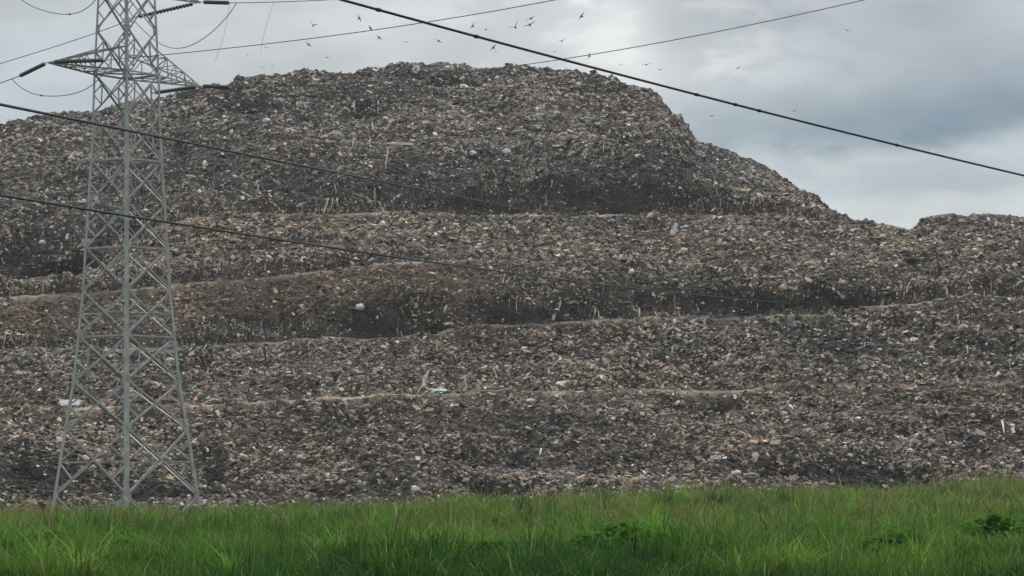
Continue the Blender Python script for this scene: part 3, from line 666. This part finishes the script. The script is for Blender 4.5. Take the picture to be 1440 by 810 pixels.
def wire(name, pts, rad, mat, label, cat, group=None, deg=3, n=60, clamps=()):
    pts = [Vector(p) for p in pts]
    t = np.array([0] + list(np.cumsum([(pts[i + 1] - pts[i]).length for i in range(len(pts) - 1)]))); t /= t[-1]
    deg = min(deg, len(pts) - 1); arr = np.array([p[:] for p in pts]); tt = np.linspace(0, 1, n)
    cs = [np.polyfit(t, arr[:, i], deg if i == 2 else min(deg, 2)) for i in range(3)]
    ev = lambda x: Vector([float(np.polyval(c, x)) for c in cs])
    b = MB(); b.tube([ev(x) for x in tt], rad, 6); o = tag(b.build(name, mat, None, True), label, cat, group)
    f_ = 2.6 if name == 'jumper_loop' else 1.5
    for c in clamps:
        if c > 1: c = min(np.linspace(0, 1, 900), key=lambda x: abs(ev(x).x / ev(x).y * F + HX - c))
        p, q_ = ev(c - .0012), ev(c + .0012); d = (q_ - p).normalized()
        k = MB(); k.tube([ev(c) - d * rad * 3, ev(c) - d * rad * 1.5, ev(c) + d * rad * 1.5, ev(c) + d * rad * 3], [rad * 1.1, rad * f_, rad * f_, rad * 1.1], 6)
        k.build('line_clamp', mat, o, True)
    return o
IN = lambda tip, px, py: on_line(tip, px, py)
gI = 'conductors of the pylon'
e1 = IN(TIPN, 25, 108); insul(TIPN, e1, 'dark insulator string on the near lower arm tip, pointing away from the meadow centre')
e2 = IN(TIPN, 152, 84.5); insul(TIPN, e2, 'dark insulator string running from the near lower arm tip across the pylon body')
e3 = IN(TIPF, 213, 131); insul(TIPF, e3, 'dark insulator string from the far lower arm tip back across the pylon')
e4 = IN(TIPF, 326, 123); insul(TIPF, e4, 'dark insulator string on the far lower arm tip, in front of the summit slope')
e5 = IN(TIPF2, 188, 25); insul(TIPF2, e5, 'dark insulator string from the far upper arm tip back across the pylon')
e6 = IN(TIPF2, 325, 4); insul(TIPF2, e6, 'dark insulator string on the far upper arm tip at the top edge')
e7 = IN(TIPN2, 28, -14); insul(TIPN2, e7, 'insulator string on the near upper arm tip')
e8 = IN(TIPN2, 152, -44); insul(TIPN2, e8, 'insulator string from the near upper arm tip across the pylon')
def cond(tip, pxs, label, r=.022, cl=(), first=None, mat=M_wire2):
    p = [IN(tip, x, y) for x, y in pxs]
    if first is not None: p[0] = first
    return wire('power_cable', p, r, mat, label, 'power cable', gI, 3, 60, cl)
cond(TIPN, [(152, 84.5), (225, 77), (340, 66), (480, 48), (600, 32), (778, 0), (900, -25), (1020, -52)], 'thin grey cable rising from the pylon body, crossed by the thickest cable in the sky', cl=(), first=e2)
cond(TIPF, [(326, 123), (400, 121), (560, 112), (735, 92), (800, 81), (960, 54), (1215, 0), (1400, -45)], 'thin grey cable from the far lower arm tip, rising over the summit', first=e4)
cond(TIPF2, [(325, 4), (400, 2.5), (455, 0), (600, -10), (800, -30)], 'thin grey cable from the far upper arm, almost level along the top edge', first=e6)
cond(TIPF2, [(188, 25), (160, 38), (80, 64), (0, 90), (-80, 117)], 'thin grey cable seen through the pylon body, running down to the outer edge', cl=(152,), first=e5)
cond(TIPN, [(25, 108), (0, 117), (-40, 131), (-100, 150)], 'short thin grey cable beyond the near lower arm insulator', first=e1, r=.024)
gJ = 'jumper loops of the pylon'
def jump(tip, pxs, label, cl, r=.022):
    p = [IN(tip, x, y) for x, y in pxs]
    return wire('jumper_loop', p, r, M_wire2, label, 'jumper cable', gJ, 5, 40, cl)
jump(TIPN, [(19, 110), (30, 124), (45, 132), (58, 135), (95, 133), (130, 122), (146, 104), (153, 86)], 'sagging jumper loop under the near lower arm, with a small weight', (58,))
jump(TIPN2, [(22, -12), (30, 0), (50, 13), (80, 20), (100, 19), (135, 5), (147, -15), (153, -40)], 'sagging jumper loop from the upper arm at the top corner, with a small weight', (98,))
jump(TIPF2, [(329, 5), (325, 18), (300, 45), (275, 62), (250, 68), (225, 63), (205, 48), (188, 26)], 'wide jumper loop hanging free beside the upper pylon body', ())
# a second line of three conductors crosses in front, coming from above the camera's left shoulder
def xs(pxs, D0, D1):
    a, b = pxs[0][0], pxs[-1][0]
    return [W(x, y, 1 / (1 / D0 + (1 / D1 - 1 / D0) * (x - a) / (b - a))) for x, y in pxs]
gC = 'dark cables crossing in front of the pylon and mound'
wire('power_cable', xs([(200, -78), (350, -37), (490, 0), (605, 34), (700, 61), (790, 85), (960, 127), (1133, 172), (1263, 204), (1440, 247), (1640, 293), (2600, 480)], 40, 125), .0205, M_wire,
     'thickest dark cable slanting down across the sky over the summit', 'power cable', gC, 3, 80, (535, 667, 982, 1035, 1068, 1263))
wire('power_cable', xs([(-150, 116), (0, 147), (130, 173), (260, 200), (400, 228), (600, 268), (740, 295), (860, 318), (945, 334)], 54, 289), .032, M_wire,
     'dark cable crossing the upper pylon body and the dark upper wall of the mound', 'power cable', gC, 3, 80)
wire('power_cable', xs([(-150, 249), (0, 275), (170, 302), (430, 344), (640, 372), (870, 403), (1110, 426)], 56, 236), .03, M_wire,
     'dark cable crossing the middle of the pylon and the lower terraces', 'power cable', gC, 3, 80)
gH = 'thin stray wires hanging from the top cable'
wire('hanging_wire', [IN(TIPF2, *p) for p in ((323, 5), (318, 38), (309, 66), (302, 86))], .0085, M_wire2, 'thin stray wire hanging beside the wide jumper loop', 'wire', gH)
wire('hanging_wire', [IN(TIPF2, *p) for p in ((385, 2), (376, 32), (370, 52), (366, 76))], .0085, M_wire2, 'thin stray wire hanging free in the sky away from the wide jumper loop', 'wire', gH)

# ------------------------------------------------------------------ birds
def bird_mesh(span, flap, sweep, seed, fold=1.0):
    # one continuous skin lofted from wing tip to wing tip; x = span, y = forward
    st = [-.5, -.42, -.3, -.17, -.09, -.055, -.03, 0, .03, .055, .09, .17, .3, .42, .5]
    V = []; n = 10
    for s in st:
        a = abs(s) * 2
        if a < .13:                                   # body: beak to tail
            f = 1 - (a / .16) ** 2; fr, bk, hh = .2 * f + .06, -.3 * f - .02, .06 * f + .006
            if a < .02: fr = .3
        else:
            t = (a - .13) / .87; ch = .17 * (1 - t) ** .55 + .012; mid = .03 - sweep * t ** 1.4; fr, bk, hh = mid + ch * .5, mid - ch * .5, .012 * (1 - t) + .003
        zc = flap * a * (1.2 - .35 * a) if a > .13 else flap * a * .6
        x = s * fold
        for j in range(n):
            th = 2 * math.pi * j / n; yy = (fr + bk) / 2 + (fr - bk) / 2 * math.cos(th); V.append((x * span, yy * span * 1.15, (zc + hh * math.sin(th)) * span))
    m = len(st)
    Fc = [(i * n + j, i * n + (j + 1) % n, (i + 1) * n + (j + 1) % n, (i + 1) * n + j) for i in range(m - 1) for j in range(n)]
    Fc += [tuple(range(n - 1, -1, -1)), tuple(range((m - 1) * n, m * n))]
    return pyd('bird', V, Fc, True)
def bird(px, py, wpx, ang, label, flap=.25, sweep=.12, yaw=0.0, pitch=0.0, mat=M_bird, D=330, fold=1.0, sd=0):
    o = link('bird', bird_mesh(1.25 * wpx * D / F, flap, sweep, sd, fold), mat)
    o.location = W(px, py, D); o.rotation_mode = 'XYZ'
    o.rotation_euler = (Matrix.Rotation(math.radians(-ang), 3, 'Y') @ Matrix.Rotation(math.radians(pitch), 3, 'X') @ Matrix.Rotation(math.radians(yaw), 3, 'Z')).to_euler()
    return tag(o, label, 'bird', 'birds circling over the summit')
bird(440, 36, 10, -28, 'dark bird with raised wings above the thin rising cable, nearer the pylon', .45, .1, 20, 30)
bird(434, 63, 9, -42, 'dark bird banking just under the thin rising cable, nearest the pylon', .2, .2, 0, 40)
bird(505, 26, 9, -62, 'dark bird with steeply banked wings above the thin rising cable', .15, .1, 0, 45)
bird(533, 53, 8, -40, 'dark bird banking under the thin rising cable, near the bird on it', .1, .1, 0, 50)
bird(571, 59, 8, -6, 'small pale grey bird gliding level below the thin rising cable', .1, .1, 0, 20, M_bird2)
bird(617, 58, 8, -32, 'brown bird banking below the crossing of the two cables', .1, .15, 0, 45, M_bird3)
bird(665, 37, 9, 52, 'dark bird with folded wings just above the thickest cable', .3, .2, 0, 40)
bird(683, 42, 5, 10, 'tiny dark bird above the thickest cable', .3, .2, 60, 20)
bird(694, 67, 9, 48, 'dark slender bird just below the thickest cable', .1, .1, 0, 50)
bird(697, 73, 5, 5, 'tiny grey bird below the dark slender one under the thickest cable', .1, .1, 30, 20, M_bird3)
bird(725, 39, 14, 38, 'grey bird with wide wings in a shallow V above the thickest cable', .5, .15, 0, 25, M_bird3)
bird(747, 26, 13, 26, 'upper of two pale birds gliding side by side', .12, .1, 0, 25, M_bird2)
bird(745, 35, 16, 24, 'lower of two pale birds gliding side by side', .12, .1, 0, 25, M_bird2)
bird(818, 23, 11, 55, 'dark bird climbing steeply before the bright cloud, highest of all at this side', .15, .15, 0, 40)
bird(790, 58, 11, 16, 'pale grey bird gliding above the crossing by the summit', .2, .1, 0, 20, M_bird2)
bird(780, 73, 6, 5, 'tiny grey bird just above the thickest cable over the summit', .1, .1, 20, 20, M_bird3)
bird(829, 79, 9, 75, 'dark bird hanging just beneath the thin cable over the summit', .25, .1, 0, 35)
bird(873, 91, 7, 3, 'small dark bird gliding level over the shoulder of the summit', .15, .1, 0, 15, M_bird3)
bird(909, 91, 12, 6, 'very pale bird gliding level past the shoulder of the summit', .12, .1, 0, 15, M_bird2)
bird(928, 98, 8, -2, 'small dark bird low over the shoulder, nearest above the thickest cable', .2, .1, 0, 20)
bird(1038, 96, 8, 30, 'small pale bird alone in the open sky above the thickest cable', .2, .1, 0, 25, M_bird2)
bird(1191, 43, 9, -10, 'brown bird alone high in the sky, farthest from the pylon', .25, .1, 0, 20, M_bird3)
bird(1001, 163, 11, 3, 'brown bird gliding level beside the dropping shoulder of the mound', .1, .1, 0, 12, M_bird3)
bird(1117, 156, 9, -2, 'brown bird gliding level just above the thickest cable in the dark cloud', .12, .1, 0, 15, M_bird3)
bird(348, 77, 7, 0, 'tiny brown bird gliding level below the thin cable between the two stray wires', .1, .1, 0, 15, M_bird3)
bird(375, 67, 7, -15, 'faint pale bird close under the thin cable by the farther stray wire', .1, .1, 0, 20, M_bird2)
bird(369, 95, 7, 2, 'tiny brown bird low over the skyline, the lower of a pair', .1, .1, 0, 12, M_bird3)
bird(383, 92, 8, 4, 'tiny brown bird low over the skyline, the upper of a pair', .12, .1, 0, 12, M_bird3)
bird(12, 169, 8, -4, 'faint pale bird low over the skyline at the outer edge beyond the pylon', .12, .1, 0, 12, M_bird2)
bird(460, 81, 10, -2, 'faint pale bird low over the skyline step', .06, .05, 0, 8, M_bird2)
def perch(loc, h, yaw, label, lean=.5):
    # standing bird: tail, body, neck, head and beak lofted as one skin
    ax = [(-.55, -.25, .02), (-.4, -.16, .05), (-.22, 0, .13), (0, .14, .18), (.16, .32, .16), (.24, .46, .1), (.27, .55, .1), (.32, .60, .085), (.40, .60, .035), (.5, .575, .008)]
    b = MB(); b.tube([Vector((0, x * h, (z + .3) * h)) for x, z, r in ax], [r * h for x, z, r in ax], 10)
    for s in (-1, 1): b.tube([Vector((s * .06 * h, 0, .3 * h)), Vector((s * .06 * h, .02 * h, 0))], [.025 * h, .012 * h], 5)
    o = b.build('bird', M_bird, None, True); o.location = loc; o.rotation_euler = (0, 0, yaw)
    return tag(o, label, 'bird', 'birds perched on steel and wire')
bf = lambda i, k, t: node(i, k).lerp(node(i, k + 1), t) + Vector((0, 0, .01))
perch(bf(6, 3, .36), .34, 1.2, 'dark bird perched on the middle crossbar of the pylon, outer of a pair')
perch(bf(6, 3, .58), .34, 1.5, 'dark bird perched on the middle crossbar of the pylon, inner of a pair')
perch(bf(6, 0, .62), .34, -1.0, 'dark bird perched alone on the other half of the middle crossbar')
perch(bf(8, 3, .52), .36, .4, 'dark bird perched on the upper crossbar of the pylon, near the front leg')
perch(bf(8, 0, .66), .36, -.6, 'dark bird perched on the upper crossbar of the pylon, towards the meadow centre')
pc = IN(TIPN, 521, 42.6); perch(pc, .24, 2.2, 'dark bird perched on the thin rising cable in the sky')

# ------------------------------------------------------------------ camera, light, sky
cam = bpy.data.cameras.new('camera'); co = bpy.data.objects.new('camera', cam); COL.objects.link(co)
co.location = (0, 0, EYE); co.rotation_euler = (math.pi / 2, 0, 0)
cam.sensor_width = 36; cam.lens = F / 1440 * 36; cam.shift_y = (HY - 405) / 1440; cam.clip_start = .5; cam.clip_end = 9000
S.camera = co
SUN_EL, SUN_AZ = 58.0, 22.0                           # azimuth to the right of the view direction
sd = Vector((math.sin(math.radians(SUN_AZ)) * math.cos(math.radians(SUN_EL)), math.cos(math.radians(SUN_AZ)) * math.cos(math.radians(SUN_EL)), math.sin(math.radians(SUN_EL))))
sl = bpy.data.lights.new('sun', 'SUN'); sl.energy = 1.5; sl.angle = math.radians(10); sl.color = (1, .96, .9)
so = bpy.data.objects.new('sun', sl); COL.objects.link(so); so.rotation_euler = (-sd).to_track_quat('-Z', 'Y').to_euler()

wd = bpy.data.worlds.new('World'); S.world = wd; wd.use_nodes = True
n, l = wd.node_tree.nodes, wd.node_tree.links
bg = n['Background']; bg.inputs['Strength'].default_value = .1
sky = n.new('ShaderNodeTexSky'); sky.sky_type = 'NISHITA'; sky.sun_disc = False; sky.sun_elevation = math.radians(SUN_EL); sky.sun_rotation = math.radians(SUN_AZ)
tc = n.new('ShaderNodeTexCoord'); sep = n.new('ShaderNodeSeparateXYZ')
def node_(t, **k):
    m = n.new(t)
    for a, b in k.items(): setattr(m, a, b)
    return m
def math_(op, a, b=None):
    m = node_('ShaderNodeMath', operation=op)
    for i, x in enumerate((a, b)):
        if x is None: continue
        if isinstance(x, (int, float)): m.inputs[i].default_value = x
        else: l.new(x, m.inputs[i])
    return m.outputs[0]
nz = node_('ShaderNodeTexNoise'); nz.inputs['Scale'].default_value = 14; nz.inputs['Detail'].default_value = 6; nz.inputs['Roughness'].default_value = .5
mp = node_('ShaderNodeMapping'); mp.inputs['Scale'].default_value = (1, 1, 2.4)
l.new(tc.outputs['Generated'], mp.inputs['Vector']); l.new(mp.outputs[0], nz.inputs['Vector'])
wv = node_('ShaderNodeVectorMath', operation='SUBTRACT'); l.new(nz.outputs['Color'], wv.inputs[0]); wv.inputs[1].default_value = (.5, .5, .5)
ws = node_('ShaderNodeVectorMath', operation='SCALE'); l.new(wv.outputs[0], ws.inputs[0]); ws.inputs['Scale'].default_value = .03
wa = node_('ShaderNodeVectorMath', operation='ADD'); l.new(tc.outputs['Generated'], wa.inputs[0]); l.new(ws.outputs[0], wa.inputs[1])
l.new(wa.outputs[0], sep.inputs[0])
def lin(c): return tuple(x / .1 for x in srgb(*c))
cur = None
# clouds as soft patches at fixed directions (x across, z up), wider overcast elsewhere
BL = [((330, 40), (400, 130), (203, 207, 207), 1), ((60, 130), (170, 70), (190, 202, 213), .8), ((60, 5), (170, 45), (183, 190, 196), .8), ((700, 70), (200, 50), (214, 219, 220), .9), ((1200, 50), (270, 85), (182, 189, 195), .95),
      ((1330, 182), (310, 66), (118, 138, 154), 1.0), ((1060, 215), (130, 60), (150, 166, 178), .7), ((1430, 110), (130, 60), (150, 163, 176), .5), ((880, 62), (80, 58), (236, 237, 236), 1.0), ((765, 35), (60, 30), (212, 216, 215), .6), ((1290, 306), (260, 42), (208, 214, 215), 1.0), ((1420, 250), (130, 26), (186, 196, 203), .7), ((1010, 60), (80, 50), (196, 202, 206), .6)]
base = node_('ShaderNodeMix', data_type='RGBA'); base.inputs['A'].default_value = (*lin((196, 202, 205)), 1); base.inputs['B'].default_value = (*[1.5 * x for x in lin((214, 218, 221))], 1)
mr = node_('ShaderNodeMapRange'); mr.inputs[1].default_value = .15; mr.inputs[2].default_value = .7; l.new(sep.outputs['Z'], mr.inputs[0]); l.new(mr.outputs[0], base.inputs['Factor'])
cur = base.outputs['Result']
for (cx, cy), (rx, ry), c, k in BL:
    dx = math_('DIVIDE', math_('SUBTRACT', sep.outputs['X'], (cx - HX) / F), rx / F); dz = math_('DIVIDE', math_('SUBTRACT', sep.outputs['Z'], (HY - cy) / F), ry / F)
    e = math_('MULTIPLY', math_('EXPONENT', math_('MULTIPLY', math_('ADD', math_('MULTIPLY', dx, dx), math_('MULTIPLY', dz, dz)), -1.0)), k)
    m = node_('ShaderNodeMix', data_type='RGBA'); l.new(e, m.inputs['Factor']); l.new(cur, m.inputs['A']); m.inputs['B'].default_value = (*lin(c), 1); cur = m.outputs['Result']
# the dark bank ends below along a slanting edge; paler layers lie under it
def layer(x0, y0, x1, y1, w, c, k, cur):
    sl_ = (y0 - y1) / (x1 - x0); zed = math_('ADD', math_('MULTIPLY', math_('SUBTRACT', sep.outputs['X'], (x0 - HX) / F), sl_), (HY - y0) / F)
    t = math_('DIVIDE', math_('SUBTRACT', zed, sep.outputs['Z']), w / F); mr_ = node_('ShaderNodeMapRange', interpolation_type='SMOOTHSTEP')
    mr_.inputs[1].default_value = -.5; mr_.inputs[2].default_value = .5; mr_.inputs[3].default_value = 0; mr_.inputs[4].default_value = k; l.new(t, mr_.inputs[0])
    m = node_('ShaderNodeMix', data_type='RGBA'); l.new(mr_.outputs[0], m.inputs['Factor']); l.new(cur, m.inputs['A']); m.inputs['B'].default_value = (*lin(c), 1); return m.outputs['Result']
cur = layer(1110, 232, 1440, 192, 34, (192, 201, 207), .85, cur)
cur = layer(1110, 262, 1440, 238, 26, (184, 195, 202), .6, cur)
cur = layer(1110, 284, 1440, 272, 22, (208, 214, 215), .9, cur)
def puffs(cx, cy, rx, ry, scale, lo, hi, c, k, cur):
    nn = node_('ShaderNodeTexNoise'); nn.inputs['Scale'].default_value = scale; nn.inputs['Detail'].default_value = 7; nn.inputs['Roughness'].default_value = .55; l.new(mp.outputs[0], nn.inputs['Vector'])
    r_ = node_('ShaderNodeMapRange', interpolation_type='SMOOTHSTEP'); r_.inputs[1].default_value = lo; r_.inputs[2].default_value = hi; l.new(nn.outputs['Fac'], r_.inputs[0])
    dx = math_('DIVIDE', math_('SUBTRACT', sep.outputs['X'], (cx - HX) / F), rx / F); dz = math_('DIVIDE', math_('SUBTRACT', sep.outputs['Z'], (HY - cy) / F), ry / F)
    e = math_('MULTIPLY', math_('EXPONENT', math_('MULTIPLY', math_('ADD', math_('MULTIPLY', dx, dx), math_('MULTIPLY', dz, dz)), -1.0)), k)
    m = node_('ShaderNodeMix', data_type='RGBA'); l.new(math_('MULTIPLY', e, r_.outputs[0]), m.inputs['Factor']); l.new(cur, m.inputs['A']); m.inputs['B'].default_value = (*lin(c), 1); return m.outputs['Result']
cur = puffs(850, 45, 230, 90, 34, .46, .6, (238, 239, 238), .75, cur)
cur = puffs(300, 60, 420, 120, 26, .46, .64, (214, 218, 219), .6, cur)
cur = puffs(1240, 70, 330, 90, 24, .46, .64, (166, 176, 185), .4, cur)
cur = puffs(1150, 260, 400, 60, 40, .46, .6, (216, 220, 221), .5, cur)
# fine cloud texture
n2 = node_('ShaderNodeTexNoise'); n2.inputs['Scale'].default_value = 17; n2.inputs['Detail'].default_value = 7; l.new(mp.outputs[0], n2.inputs['Vector'])
m2 = node_('ShaderNodeMapRange'); m2.inputs[1].default_value = .3; m2.inputs[2].default_value = .7; m2.inputs[3].default_value = .85; m2.inputs[4].default_value = 1.12; l.new(n2.outputs['Fac'], m2.inputs[0])
sc = node_('ShaderNodeVectorMath', operation='SCALE'); l.new(cur, sc.inputs[0]); l.new(m2.outputs[0], sc.inputs['Scale'])
mx = node_('ShaderNodeMix', data_type='RGBA'); mx.inputs['Factor'].default_value = .93; l.new(sky.outputs[0], mx.inputs['A']); l.new(sc.outputs[0], mx.inputs['B'])
l.new(mx.outputs['Result'], bg.inputs['Color'])

# thin moist air
HAZE = .00015
if HAZE:
    hx0, hx1, hy0, hy1, hz0, hz1 = -330, 330, -40, 640, -4.5, 75
    V = [(x, y, z) for x in (hx0, hx1) for y in (hy0, hy1) for z in (hz0, hz1)]
    me = pyd('haze', V, [(0, 1, 3, 2), (4, 6, 7, 5), (0, 4, 5, 1), (2, 3, 7, 6), (0, 2, 6, 4), (1, 5, 7, 3)])
    hm = bpy.data.materials.new('haze'); hm.use_nodes = True; hn = hm.node_tree.nodes; hn.remove(hn['Principled BSDF'])
    pv = hn.new('ShaderNodeVolumePrincipled'); pv.inputs['Color'].default_value = (.86, .91, .97, 1); pv.inputs['Density'].default_value = HAZE; pv.inputs['Anisotropy'].default_value = .2
    hm.node_tree.links.new(pv.outputs[0], hn['Material Output'].inputs['Volume'])
    tag(link('haze', me, hm), 'thin grey moist air between the meadow and the mound', 'haze', kind='stuff')

vs = S.view_settings; vs.view_transform = 'Standard'; vs.look = 'None'; vs.exposure = 0; vs.gamma = 1; vs.use_curve_mapping = False
S.cycles.use_denoising = True
S.cycles.max_bounces = 6; S.cycles.diffuse_bounces = 3; S.cycles.transparent_max_bounces = 8; S.cycles.volume_bounces = 1
